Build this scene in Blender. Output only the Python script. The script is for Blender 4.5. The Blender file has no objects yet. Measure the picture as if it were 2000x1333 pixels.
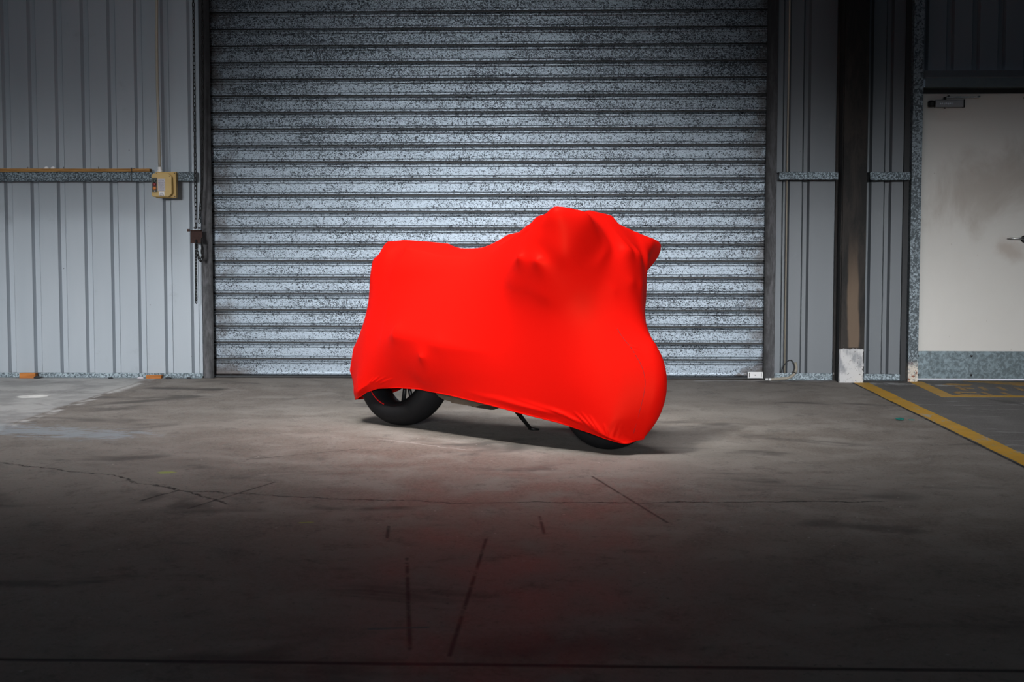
import bpy, bmesh, math, random
import numpy as np
from mathutils import Vector, Matrix
random.seed(4); rng=np.random.default_rng(4)
SC=bpy.context.scene; COL=SC.collection

# ------------------------------------------------------------------ camera, light, exposure
H=0.98; D=10.29; F=2800.; PITCH=math.radians(3.92); YAW=math.radians(2.25)
def cam_basis():
    f=np.array([-math.sin(YAW)*math.cos(PITCH), math.cos(YAW)*math.cos(PITCH), -math.sin(PITCH)])
    r=np.array([math.cos(YAW), math.sin(YAW),0.]); u=np.cross(r,f); return r,u,f
CR,CU,CF=cam_basis(); CP=np.array([0,-D,H])
def proj(P):
    d=np.asarray(P,float)-CP; z=d@CF
    return np.stack([1000+F*(d@CR)/z, 666.5-F*(d@CU)/z],-1)
def ray(px,py):
    d=CF+CR*(px-1000)/F-CU*(py-666.5)/F; return d
def floorpt(px,py,z=0):
    d=ray(px,py); t=(z-H)/d[2]; return CP+d*t
def wallpt(px,py,y=0):
    d=ray(px,py); t=(y-CP[1])/d[1]; return CP+d*t
LEAN=math.radians(11.0)
RC=floorpt(775,831); FC=floorpt(1185,879)
UA=(FC-RC); WB=np.linalg.norm(UA); UA/=WB
VR=np.array([UA[1],-UA[0],0.])   # right side of the bike
def b2w(P):
    P=np.asarray(P,float); u,v,z=P[...,0],P[...,1],P[...,2]
    v2=v*math.cos(LEAN)-z*math.sin(LEAN); z2=z*math.cos(LEAN)+v*math.sin(LEAN)
    return RC+u[...,None]*UA+v2[...,None]*VR+z2[...,None]*np.array([0,0,1.])
def w2b(P):
    d=np.asarray(P,float)-RC; u=d@UA; v2=d@VR; z2=d[...,2]
    return np.stack([u, v2*math.cos(LEAN)+z2*math.sin(LEAN), -v2*math.sin(LEAN)+z2*math.cos(LEAN)],-1)
def hit(px,py,v):
    """pixel -> bike-frame point on plane v"""
    o=w2b(CP); q=w2b(CP+ray(px,py)); d=q-o; t=(v-o[1])/d[1]; return o+d*t
RAD_R=.315; RAD_F=.300

cd=bpy.data.cameras.new('camera'); cam=bpy.data.objects.new('camera',cd); COL.objects.link(cam)
cd.sensor_width=36; cd.lens=36*F/2000; cd.clip_start=.05; cd.clip_end=200
cam.location=CP; cam.rotation_euler=(math.pi/2-PITCH,0,YAW)
cd.dof.use_dof=True; cd.dof.focus_distance=8.3; cd.dof.aperture_fstop=8
SC.camera=cam
SC.view_settings.view_transform='Standard'; SC.view_settings.look='None'
SC.view_settings.exposure=0; SC.view_settings.gamma=1; SC.view_settings.use_curve_mapping=False

wd=bpy.data.worlds.new('world'); SC.world=wd; wd.use_nodes=True
wd.node_tree.nodes['Background'].inputs[0].default_value=(.55,.7,.9,1)
wd.node_tree.nodes['Background'].inputs[1].default_value=.035

def area(name,loc,target,sx,sy,power,color,spread):
    l=bpy.data.lights.new(name,'AREA'); l.shape='RECTANGLE'; l.size=sx; l.size_y=sy
    l.energy=power; l.color=color; l.spread=math.radians(spread)
    o=bpy.data.objects.new(name,l); COL.objects.link(o); o.location=loc
    o.rotation_euler=(Vector(target)-Vector(loc)).to_track_quat('-Z','Y').to_euler()
    return o
# long roof light over the strip of floor in front of the wall
area('roof_light',(-1.5,-3.6,7.8),(-1.3,-2.0,0),5.8,1.2,66,(.97,.975,1.0),52)
# added low front fill behind the camera for bike, near-wall floor and lower wall
area('low_front_fill',(-1.8,-16.0,2.2),(-1.5,0,.14),10.5,.9,39,(.96,.98,1.0),13)
# added light, placed so its reflection makes a glow on the shutter
area('shutter_glow_light',(-1.5,-16.0,3.3),(-.6,0,1.25),2.2,1.2,5,(.93,.97,1.0),14)
# added narrow light over the bike, brightening upward faces of the cover
area('cover_top_fill',(-2.7,-4.7,7.2),(-.45,-3.0,.5),1.6,1.0,13,(1.0,.98,.95),22)
# daylight on the ground outside, seen only through the gap under the door
area('outside_daylight',(2.9,1.6,2.2),(2.9,.3,0),1.5,1.0,60,(.8,.85,1.0),120)
# a thin beam through a hole in the roof sheet, landing on the pale slab
sp=bpy.data.lights.new('roof_hole_beam','SPOT'); sp.energy=1500; sp.spot_size=math.radians(1.65); sp.spot_blend=.25; sp.shadow_soft_size=.005
spo=bpy.data.objects.new('roof_hole_beam',sp); COL.objects.link(spo); spo.location=(-3.42,-2.2,7.0)
spo.rotation_euler=(Vector((-3.42,-1.3,0))-Vector(spo.location)).to_track_quat('-Z','Y').to_euler()

# ------------------------------------------------------------------ helpers
def tag(o,label=None,cat=None,group=None,kind=None):
    if label: o['label']=label
    if cat: o['category']=cat
    if group: o['group']=group
    if kind: o['kind']=kind
    return o
def empty(name,loc,label,cat,**k):
    o=bpy.data.objects.new(name,None); COL.objects.link(o); o.location=loc; o.empty_display_size=.1
    return tag(o,label,cat,**k)
def link(name,me,mat=None,parent=None):
    o=bpy.data.objects.new(name,me); COL.objects.link(o)
    if mat: me.materials.append(mat)
    if parent: o.parent=parent
    return o
def wloc(o):
    v=Vector((0,0,0))
    while o: v+=o.location; o=o.parent
    return v
def obj(name,bm,mat,parent=None,smooth=False,bevel=0,origin=None):
    """link a bmesh given in world coordinates"""
    base=wloc(parent) if parent else Vector(origin if origin is not None else (0,0,0))
    bmesh.ops.recalc_face_normals(bm,faces=bm.faces)
    bm.transform(Matrix.Translation(-base))
    me=bpy.data.meshes.new(name); bm.to_mesh(me); bm.free()
    for p in me.polygons: p.use_smooth=smooth
    o=link(name,me,mat,parent)
    if not parent: o.location=base
    if bevel:
        m=o.modifiers.new('bevel','BEVEL'); m.width=bevel; m.segments=2; m.limit_method='ANGLE'; m.angle_limit=math.radians(40)
    return o
def box(bm,a,b):
    x0,y0,z0=a;x1,y1,z1=b
    v=[bm.verts.new(p) for p in ((x0,y0,z0),(x1,y0,z0),(x1,y1,z0),(x0,y1,z0),(x0,y0,z1),(x1,y0,z1),(x1,y1,z1),(x0,y1,z1))]
    for f in ((0,1,2,3),(4,5,6,7),(0,1,5,4),(1,2,6,5),(2,3,7,6),(3,0,4,7)): bm.faces.new([v[i] for i in f])
    return bm
def mbox(*bs):
    bm=bmesh.new()
    for a,b in bs: box(bm,a,b)
    return bm
def tube(bm,pts,r,seg=10,cap=True,closed=False,flat=None):
    pts=[np.array(p,float) for p in pts]; n=len(pts); rings=[]
    rr=r if hasattr(r,'__len__') else [r]*n
    up=None
    for i,p in enumerate(pts):
        if closed: t=pts[(i+1)%n]-pts[i-1]
        else: t=pts[min(i+1,n-1)]-pts[max(i-1,0)]
        t/=np.linalg.norm(t)+1e-12
        if up is None: up=np.array([0,0,1.]) if abs(t[2])<.9 else np.array([1.,0,0])
        s=np.cross(t,up); s/=np.linalg.norm(s)+1e-12; up=np.cross(s,t)
        rings.append([bm.verts.new(p+rr[i]*(math.cos(a)*s+math.sin(a)*up)) for a in np.linspace(0,2*math.pi,seg,endpoint=False)])
    rg=range(n) if closed else range(n-1)
    for i in rg:
        A,B=rings[i],rings[(i+1)%n]
        for k in range(seg): bm.faces.new((A[k],A[(k+1)%seg],B[(k+1)%seg],B[k]))
    if cap and not closed:
        bm.faces.new(rings[0]); bm.faces.new(rings[-1][::-1])
    return bm
def lathe(bm,c,axis,prof,seg=32,closed_prof=False):
    """prof: (radius, distance along axis)"""
    c=np.array(c,float); ax=np.array(axis,float); ax/=np.linalg.norm(ax)
    u=np.cross(ax,[0,0,1.]) if abs(ax[2])<.9 else np.cross(ax,[1.,0,0]); u/=np.linalg.norm(u); w=np.cross(ax,u)
    R=[]
    for a in np.linspace(0,2*math.pi,seg,endpoint=False):
        R.append([bm.verts.new(c+ax*h+r*(math.cos(a)*u+math.sin(a)*w)) for r,h in prof])
    m=len(prof)
    for i in range(seg):
        A,B=R[i],R[(i+1)%seg]
        for k in range(m if closed_prof else m-1):
            bm.faces.new((A[k],A[(k+1)%m],B[(k+1)%m],B[k]))
    bmesh.ops.remove_doubles(bm,verts=bm.verts,dist=1e-6)
    return bm
def extrude_profile(bm,prof,lo,hi,axis):
    """prof in the two other axes, extruded between lo and hi"""
    def P(a,b,t): return (a,b,t) if axis=='z' else ((t,a,b) if axis=='x' else (a,t,b))
    A=[bm.verts.new(P(a,b,lo)) for a,b in prof]; B=[bm.verts.new(P(a,b,hi)) for a,b in prof]
    for k in range(len(prof)-1): bm.faces.new((A[k],A[k+1],B[k+1],B[k]))
    return bm

# ------------------------------------------------------------------ node helper
class N:
    def __init__(s,name):
        s.m=bpy.data.materials.new(name); s.m.use_nodes=True; s.t=s.m.node_tree; s.b=s.t.nodes['Principled BSDF']
        s.tc=s.t.nodes.new('ShaderNodeTexCoord'); s.geo=None
    def new(s,k,**a):
        n=s.t.nodes.new(k)
        for q,v in a.items(): setattr(n,q,v)
        return n
    def put(s,sock,v):
        if v is None: return
        if isinstance(v,bpy.types.NodeSocket): s.t.links.new(v,sock)
        else: sock.default_value=v if not (isinstance(v,tuple) and len(v)==3 and sock.type=='RGBA') else (*v,1)
    def pos(s):
        if not s.geo: s.geo=s.new('ShaderNodeNewGeometry')
        return s.geo.outputs['Position']
    def obj(s): return s.tc.outputs['Object']
    def scale(s,v,sc):
        n=s.new('ShaderNodeMapping'); s.put(n.inputs[0],v); n.inputs[3].default_value=sc; return n.outputs[0]
    def sep(s,v):
        n=s.new('ShaderNodeSeparateXYZ'); s.put(n.inputs[0],v); return n.outputs
    def noise(s,v,sc,det=4,rough=.55,dist=0):
        n=s.new('ShaderNodeTexNoise'); s.put(n.inputs['Vector'],v); n.inputs['Scale'].default_value=sc; n.inputs['Detail'].default_value=det
        n.inputs['Roughness'].default_value=rough; n.inputs['Distortion'].default_value=dist; return n.outputs['Fac']
    def voro(s,v,sc,feat='F1',out='Color'):
        n=s.new('ShaderNodeTexVoronoi',feature=feat); s.put(n.inputs['Vector'],v); n.inputs['Scale'].default_value=sc; return n.outputs[out]
    def math(s,op,a,b=None,c=None,clamp=False):
        n=s.new('ShaderNodeMath',operation=op,use_clamp=clamp)
        for i,x in enumerate((a,b,c)): s.put(n.inputs[i],x)
        return n.outputs[0]
    def ramp(s,v,a,b,lo=0,hi=1):
        n=s.new('ShaderNodeMapRange',interpolation_type='SMOOTHSTEP'); s.put(n.inputs[0],v)
        for i,x in enumerate((a,b,lo,hi)): n.inputs[i+1].default_value=x
        return n.outputs[0]
    def mix(s,f,a,b,mode='MIX'):
        n=s.new('ShaderNodeMix',data_type='RGBA',blend_type=mode); s.put(n.inputs[0],f); s.put(n.inputs[6],a); s.put(n.inputs[7],b); return n.outputs[2]
    def bump(s,h,strength=.2,dist=.01):
        n=s.new('ShaderNodeBump'); s.put(n.inputs['Height'],h); n.inputs['Strength'].default_value=strength; n.inputs['Distance'].default_value=dist
        s.t.links.new(n.outputs[0],s.b.inputs['Normal'])
    def out(s,col=None,rough=None,metal=None,spec=None,**k):
        if col is not None: s.put(s.b.inputs['Base Color'],col)
        if rough is not None: s.put(s.b.inputs['Roughness'],rough)
        if metal is not None: s.put(s.b.inputs['Metallic'],metal)
        if spec is not None: s.put(s.b.inputs['Specular IOR Level'],spec)
        for q,v in k.items(): s.put(s.b.inputs[q.replace('_',' ')],v)
        return s.m
    def seg(s,p,a,b):
        """distance in the xy plane from p to the segment a-b"""
        x,y,_=s.sep(p) if not isinstance(p,tuple) else p
        dx,dy=b[0]-a[0],b[1]-a[1]; L=dx*dx+dy*dy
        t=s.math('ADD',s.math('MULTIPLY',s.math('SUBTRACT',x,a[0]),dx/L),s.math('MULTIPLY',s.math('SUBTRACT',y,a[1]),dy/L),clamp=True)
        ex=s.math('SUBTRACT',s.math('SUBTRACT',x,a[0]),s.math('MULTIPLY',t,dx)); ey=s.math('SUBTRACT',s.math('SUBTRACT',y,a[1]),s.math('MULTIPLY',t,dy))
        return s.math('SQRT',s.math('ADD',s.math('MULTIPLY',ex,ex),s.math('MULTIPLY',ey,ey)))
def plain(name,col,rough=.5,metal=0,var=.15,sc=30,bump=0,**k):
    n=N(name); f=n.noise(n.obj(),sc,3)
    c=n.mix(f,tuple(x*(1-var) for x in col),tuple(min(1,x*(1+var)) for x in col))
    if bump: n.bump(f,bump,.003)
    return n.out(c,rough,metal,**k)
def galvanised(name,light,dark,scale=90,lo=.42,hi=.56,rough=.42,metal=.55,strx=1,stain=None):
    n=N(name); p=n.pos(); 
    v=n.scale(p,(1/strx,1,1)) if strx!=1 else p
    f=n.noise(v,scale,3,.6,.6); g=n.voro(v,scale*.9); big=n.noise(p,2.2,3); cell=n.sep(g)[0]
    k=n.ramp(n.math('ADD',f,n.math('MULTIPLY',n.math('SUBTRACT',big,.5),.22)),lo,hi)
    c=n.mix(k,dark,light); c=n.mix(n.math('MULTIPLY',cell,.35),c,tuple(x*.45 for x in light))
    if stain:
        c=stain(n,p,c)
    n.bump(f,.15,.002)
    return n.out(c,n.math('ADD',n.math('MULTIPLY',cell,.2),rough-.08),metal)

# ------------------------------------------------------------------ materials
def m_floor():
    n=N('concrete_floor'); p=n.pos(); X,Y,Z=n.sep(p)
    a=n.noise(p,.55,5,.6,.4); b=n.noise(p,3.2,6,.68,.5); c=n.noise(p,26,4,.7); d=n.noise(n.scale(p,(1.2,.9,1)),5,8,.78,.25)
    col=n.mix(n.ramp(a,.35,.65),(.165,.138,.116),(.225,.202,.178))
    col=n.mix(n.ramp(b,.40,.66),col,(.26,.236,.21))
    col=n.mix(n.ramp(d,.50,.70,0,.8),col,(.10,.088,.078))
    col=n.mix(n.ramp(c,.55,.72,0,.5),col,(.075,.07,.066))
    e1=n.noise(n.scale(p,(1.4,1,1)),38,5,.8,.3); col=n.mix(n.ramp(e1,.44,.62,0,.55),col,(.30,.275,.25)); col=n.mix(n.ramp(e1,.55,.68,0,.75),col,(.06,.062,.056))
    # patches of oil and worn red-brown paint
    s=n.noise(n.scale(p,(.9,1.5,1)),1.1,4,.6,.7)
    col=n.mix(n.ramp(s,.56,.70,0,.72),col,(.062,.056,.052))
    # pale specks
    v=n.voro(p,14,out='Distance'); w=n.noise(p,17,2)
    col=n.mix(n.math('MULTIPLY',n.ramp(v,.03,.09,1,0),n.ramp(w,.50,.56)),col,(.42,.40,.36))
    # the lighter slab left of the joint at x=-3.03
    wob=n.math('MULTIPLY',n.math('SUBTRACT',n.noise(p,6,5,.7),.5),.14)
    xl=n.math('ADD',X,wob)
    left=n.ramp(xl,-3.05,-3.01,1,0)
    lc=n.mix(n.ramp(b,.38,.6),(.30,.295,.285),(.44,.435,.42)); lc=n.mix(n.ramp(d,.5,.7,0,.6),lc,(.20,.19,.18))
    col=n.mix(left,col,lc)
    edge=n.math('MULTIPLY',n.ramp(n.math('ABSOLUTE',n.math('ADD',xl,2.99)),0,.05,1,0),n.ramp(b,.42,.55))
    col=n.mix(edge,col,(.50,.49,.47))
    # blue-white worn paint patch beside the joint
    e=n.seg(p,(-3.0,-2.9),(-2.35,-3.1)); pe=n.math('ADD',e,n.math('MULTIPLY',n.math('SUBTRACT',n.noise(n.scale(p,(1,2.5,1)),8,6,.75,.5),.5),1.3))
    col=n.mix(n.ramp(pe,.05,.22,.75,0),col,(.30,.34,.37))
    # right bay: darker rough asphalt-like concrete
    xr=n.math('ADD',X,n.math('MULTIPLY',wob,.1))
    right=n.ramp(xr,2.0,2.02)
    rc=n.mix(n.ramp(b,.35,.65),(.105,.098,.093),(.175,.168,.16)); gr=n.noise(p,95,3,.8); rc=n.mix(n.ramp(gr,.45,.7,0,.6),rc,(.26,.25,.24))
    sm=n.noise(n.scale(p,(.6,3,1)),4,5,.7,.8); rc=n.mix(n.ramp(sm,.58,.66,0,.55),rc,(.42,.42,.41))
    col=n.mix(right,col,rc)
    col=n.mix(n.math('MULTIPLY',n.ramp(n.math('ABSOLUTE',n.math('SUBTRACT',xr,1.995)),.004,.014,1,0),n.ramp(b,.3,.5)),col,(.02,.02,.02))
    # white worn paint near the wall in the right bay
    e=n.seg(p,(2.1,-.22),(2.62,-.35)); pe=n.math('ADD',e,n.math('MULTIPLY',n.math('SUBTRACT',n.noise(p,9,5,.7,.5),.5),.5))
    col=n.mix(n.ramp(pe,.0,.07,.8,0),col,(.50,.50,.50))
    e=n.seg(p,(.95,-.1),(1.85,-.06)); pe=n.math('ADD',e,n.math('MULTIPLY',n.math('SUBTRACT',n.noise(p,5,5,.7,.5),.5),.3))
    col=n.mix(n.ramp(pe,.0,.05,.55,0),col,(.42,.42,.42))
    # dark stains
    for a0,b0,r,k in (((-2.75,-.75),(-2.35,-.8),.13,.8),((-2.6,-4.6),(-2.2,-5.0),.22,.45),((.9,-5.3),(1.15,-5.4),.10,.5),((-.15,-6.9),(.2,-6.8),.2,.4),((2.75,-1.5),(2.9,-1.9),.05,.6),((2.62,-1.15),(2.75,-1.5),.05,.6)):
        e=n.math('ADD',n.seg(p,a0,b0),n.math('MULTIPLY',n.math('SUBTRACT',b,.5),.35)); col=n.mix(n.ramp(e,0,r,k,0),col,(.05,.045,.042))
    # cracks and drag marks
    j1=n.math('MULTIPLY',n.math('SUBTRACT',n.noise(p,3,6,.7),.5),.16)
    cr=[((-2.53,-4.05),(-2.02,-4.31)),((-2.02,-4.31),(-1.53,-4.73)),((-1.53,-4.73),(-1.27,-5.0)),((-1.53,-4.73),(-.4,-4.95)),((-.4,-4.95),(1.2,-4.85)),((-1.55,-4.72),(-1.62,-4.95)),((-3.2,-3.9),(-2.53,-4.05))]
    dm=None
    X2=n.math('ADD',X,j1); Y2=n.math('ADD',Y,j1)
    for a0,b0 in cr:
        e=n.seg((X2,Y2,None),a0,b0); dm=e if dm is None else n.math('MINIMUM',dm,e)
    col=n.mix(n.math('MULTIPLY',n.ramp(dm,.002,.010,.9,0),n.ramp(c,.3,.5)),col,(.02,.018,.017))
    dm=None
    for a0,b0 in (((-.50,-5.9),(-.38,-6.9)),((-.27,-5.6),(-.28,-6.95)),((-.62,-5.4),(-.60,-5.6)),((-1.2,-4.5),(-1.4,-5.1)),((-1.45,-3.9),(-1.0,-3.55)),((-.1,-5.2),(-.08,-5.5)),((.1,-4.3),(.35,-5.3))):
        e=n.seg((X,Y,None),a0,b0); dm=e if dm is None else n.math('MINIMUM',dm,e)
    col=n.mix(n.math('MULTIPLY',n.ramp(dm,.001,.010,.8,0),n.ramp(d,.38,.5)),col,(.03,.027,.026))
    e=n.seg((X2,Y,None),(-.93,-3.2),(-.46,-3.57)); col=n.mix(n.ramp(e,.002,.009,.6,0),col,(.42,.40,.38))
    # expansion joint across the foreground
    e=n.math('ABSOLUTE',n.math('ADD',n.math('ADD',Y,7.02),n.math('MULTIPLY',j1,.1))); col=n.mix(n.ramp(e,.006,.018,.85,0),col,(.02,.02,.02))
    # teal chalk line and lime flecks
    e=n.seg((X,Y,None),(-.5,-6.72),(-.36,-6.70)); col=n.mix(n.ramp(e,.004,.012,.7,0),col,(.03,.12,.13))
    for q,r,cc in (((-1.73,-4.28),.035,(.35,.42,.08)),((-.93,-5.35),.012,(.4,.5,.03)),((-3.0,-3.75),.05,(.35,.08,.04))):
        e=n.math('ADD',n.seg((X,Y,None),q,(q[0]+.03,q[1]+.01)),n.math('MULTIPLY',n.math('SUBTRACT',c,.5),.05)); col=n.mix(n.ramp(e,r*.4,r,.7,0),col,cc)
    n.bump(n.math('ADD',n.math('MULTIPLY',c,.35),n.math('MULTIPLY',b,.5)),.28,.006)
    return n.out(col,n.ramp(b,.3,.7,.58,.82),0,.22)
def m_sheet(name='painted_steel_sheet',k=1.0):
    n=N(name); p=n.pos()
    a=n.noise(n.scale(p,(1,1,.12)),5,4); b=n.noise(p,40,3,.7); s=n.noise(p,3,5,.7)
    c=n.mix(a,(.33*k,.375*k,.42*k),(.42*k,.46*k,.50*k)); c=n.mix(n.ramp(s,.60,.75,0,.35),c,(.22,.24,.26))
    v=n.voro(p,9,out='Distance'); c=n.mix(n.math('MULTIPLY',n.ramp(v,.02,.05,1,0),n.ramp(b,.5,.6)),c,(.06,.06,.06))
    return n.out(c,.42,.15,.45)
def m_slat():
    n=N('galvanised_slat'); p=n.pos(); X,Y,Z=n.sep(p)
    f=n.noise(n.scale(p,(.85,1,1)),88,2.2,.60,1.6); big=n.noise(n.scale(p,(.7,1,1.6)),2.0,5,.65); mid=n.noise(n.scale(p,(.6,1,2.5)),7,3)
    t=n.math('ADD',f,n.math('ADD',n.math('MULTIPLY',n.math('SUBTRACT',big,.5),.24),n.math('MULTIPLY',n.math('SUBTRACT',mid,.5),.18)))
    # more dark specks towards the top of the curtain
    t=n.math('SUBTRACT',t,n.ramp(Z,1.1,2.6,0,.05))
    k=n.ramp(t,.415,.485)
    g=n.voro(p,120); cell=n.sep(g)[0]
    c=n.mix(k,(.014,.020,.027),(.245,.29,.335)); c=n.mix(n.math('MULTIPLY',cell,.5),c,n.mix(k,(.02,.03,.04),(.16,.195,.23)))
    # grime at both ends and along the foot
    e=n.math('MINIMUM',n.math('ADD',X,2.56),n.math('SUBTRACT',1.40,X)); w=n.noise(p,6,5,.7,.4)
    c=n.mix(n.math('MULTIPLY',n.ramp(e,.02,.22,.75,0),n.ramp(w,.42,.6)),c,(.05,.045,.045))
    foot=n.math('MULTIPLY',n.ramp(Z,.02,.14,1,0),n.math('MAXIMUM',n.ramp(n.math('ADD',X,2.5),.08,.3,1,0),n.ramp(n.math('SUBTRACT',1.40,X),.15,.32,1,0)))
    c=n.mix(n.math('MULTIPLY',foot,n.ramp(w,.38,.5)),c,(.05,.042,.04))
    n.bump(f,.25,.002)
    return n.out(c,n.ramp(f,.3,.6,.50,.36),.5,.5)
def m_cover():
    n=N('stretch_cover_cloth'); p=n.obj()
    f=n.noise(p,420,2,.7); g=n.noise(p,5,2)
    c=n.mix(f,(.77,.0055,.0032),(.85,.0078,.0042)); 
    n.bump(f,.05,.0006)
    return n.out(c,.52,0,.06,Specular_Tint=(1,.7,.3),Sheen_Weight=.0,Sheen_Roughness=.45,Sheen_Tint=(1,.25,.04))
def m_column():
    n=N('column_paint'); p=n.pos(); X,Y,Z=n.sep(p)
    a=n.noise(n.scale(p,(3,3,.6)),4,5,.7,.5); c=n.mix(n.ramp(a,.4,.65),(.013,.012,.012),(.034,.028,.024))
    # bare brown streak down the flange
    w=n.math('ADD',X,n.math('MULTIPLY',n.math('SUBTRACT',n.noise(n.scale(p,(1,1,.35)),5,4),.5),.06))
    st=n.math('MULTIPLY',n.ramp(n.math('ABSOLUTE',n.math('SUBTRACT',w,1.99)),.025,.042,1,0),n.math('MULTIPLY',n.ramp(Z,.24,.255),n.ramp(Z,.55,1.15,1,0)))
    c=n.mix(n.math('MULTIPLY',st,.8),c,(.20,.14,.095))
    # whitewashed foot, ragged and chipped
    wob=n.math('MULTIPLY',n.math('SUBTRACT',n.noise(p,22,5,.7),.5),.05)
    zz=n.math('ADD',Z,wob); xx=n.math('ADD',X,wob)
    wh=n.math('MULTIPLY',n.ramp(zz,.235,.242,1,0),n.math('MULTIPLY',n.ramp(xx,2.062,2.068,1,0),n.ramp(n.math('ADD',Y,.16),-.002,.002,1,0)))
    chips=n.ramp(n.noise(p,46,5,.75,.6),.60,.64)
    wc=n.mix(n.ramp(n.noise(n.scale(p,(1,1,.5)),16,4),.45,.65),(.66,.66,.66),(.36,.37,.39))
    c=n.mix(n.math('MULTIPLY',wh,n.math('SUBTRACT',1,n.math('MULTIPLY',chips,.9))),c,wc)
    # splashes on the side
    v=n.voro(p,42,out='Distance'); sp=n.math('MULTIPLY',n.ramp(v,.10,.22,1,0),n.math('MULTIPLY',n.ramp(Z,.05,.30,1,0),n.ramp(n.noise(p,30,2),.5,.6)))
    c=n.mix(n.math('MULTIPLY',sp,.8),c,(.45,.44,.42))
    return n.out(c,.6,.1,.3)
def m_guide():
    n=N('guide_rail_steel'); p=n.pos(); X,Y,Z=n.sep(p)
    a=n.noise(n.scale(p,(4,4,.8)),6,6,.72,.4); c=n.mix(n.ramp(a,.35,.7),(.035,.035,.038),(.115,.115,.122))
    # ragged near-black band beside the curtain edges
    e=n.math('MINIMUM',n.math('ABSOLUTE',n.math('ADD',X,2.552)),n.math('ABSOLUTE',n.math('SUBTRACT',X,1.386)))
    c=n.mix(n.math('MULTIPLY',n.ramp(n.math('ADD',e,n.math('MULTIPLY',n.math('SUBTRACT',n.noise(p,14,5,.7),.5),.07)),.0,.045,1,0),.93),c,(.006,.006,.006))
    c=n.mix(n.ramp(Z,.9,2.7,0,.7),c,(.02,.02,.022))
    return n.out(c,.55,.3,.4)
def m_post():
    return galvanised('galvanised_post',(.30,.36,.40),(.045,.06,.07),75,.44,.58,.5,.35,stain=lambda n,p,c: n.mix(n.math('MULTIPLY',n.ramp(n.math('ADD',n.sep(p)[2],n.math('MULTIPLY',n.noise(p,22,5),.08)),.13,.20,1,0),n.ramp(n.noise(p,50,4,.7),.40,.5,.25,1)),c,n.mix(n.ramp(n.noise(p,28,4),.56,.64),(.60,.55,.48),(.22,.07,.03))))
def m_door():
    n=N('cream_door_paint'); p=n.pos(); X,Y,Z=n.sep(p)
    a=n.noise(n.scale(p,(1,1,.7)),2.6,5,.65,.5); b=n.noise(p,14,4)
    c=n.mix(a,(.70,.675,.63),(.78,.76,.72))
    e=n.seg((X,Z,None),(2.78,1.32),(3.12,1.45)); c=n.mix(n.math('MULTIPLY',n.ramp(n.math('ADD',e,n.math('MULTIPLY',n.math('SUBTRACT',a,.5),.7)),.0,.32,.5,0),1.),c,(.36,.29,.23))
    e=n.seg((X,Z,None),(3.08,.95),(3.16,.9)); c=n.mix(n.ramp(n.math('ADD',e,n.math('MULTIPLY',n.math('SUBTRACT',b,.5),.1)),.0,.10,.45,0),c,(.38,.27,.20))
    v=n.voro(p,13,out='Distance'); c=n.mix(n.math('MULTIPLY',n.ramp(v,.02,.06,.6,0),n.ramp(b,.48,.56)),c,(.28,.20,.15))
    c=n.mix(n.ramp(n.math('SUBTRACT',X,2.47),.0,.06,.25,0),c,(.45,.47,.46))
    return n.out(c,.45,0,.4)
def m_yellow():
    n=N('worn_yellow_paint'); p=n.pos(); X,Y,Z=n.sep(p)
    a=n.noise(n.scale(p,(3.0,1,1)),7,6,.75,.6); b=n.noise(p,40,5,.75)
    c=n.mix(n.ramp(n.noise(p,5,4),.35,.65),(.62,.33,.010),(.52,.29,.022))
    wear=n.math('MULTIPLY',n.ramp(a,.56,.62),n.ramp(n.math('ABSOLUTE',n.math('ADD',Y,2.55)),.5,1.6,1,.25))
    c=n.mix(n.math('MULTIPLY',wear,.85),c,(.38,.35,.30)); c=n.mix(n.ramp(b,.63,.70,0,.7),c,(.16,.14,.12))
    return n.out(c,.55,0,.3)
def m_yellow_old():
    n=N('faded_yellow_paint'); p=n.pos(); a=n.noise(p,12,6,.75,.5)
    c=n.mix(n.ramp(a,.40,.62),(.46,.255,.05),(.24,.17,.085)); return n.out(c,.6,0,.3)
def m_wood(name,c1,c2):
    n=N(name); p=n.pos(); a=n.noise(n.scale(p,(1,9,14)),6,5,.7,.6); c=n.mix(n.ramp(a,.35,.68),c1,c2); return n.out(c,.7,0,.2)

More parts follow.
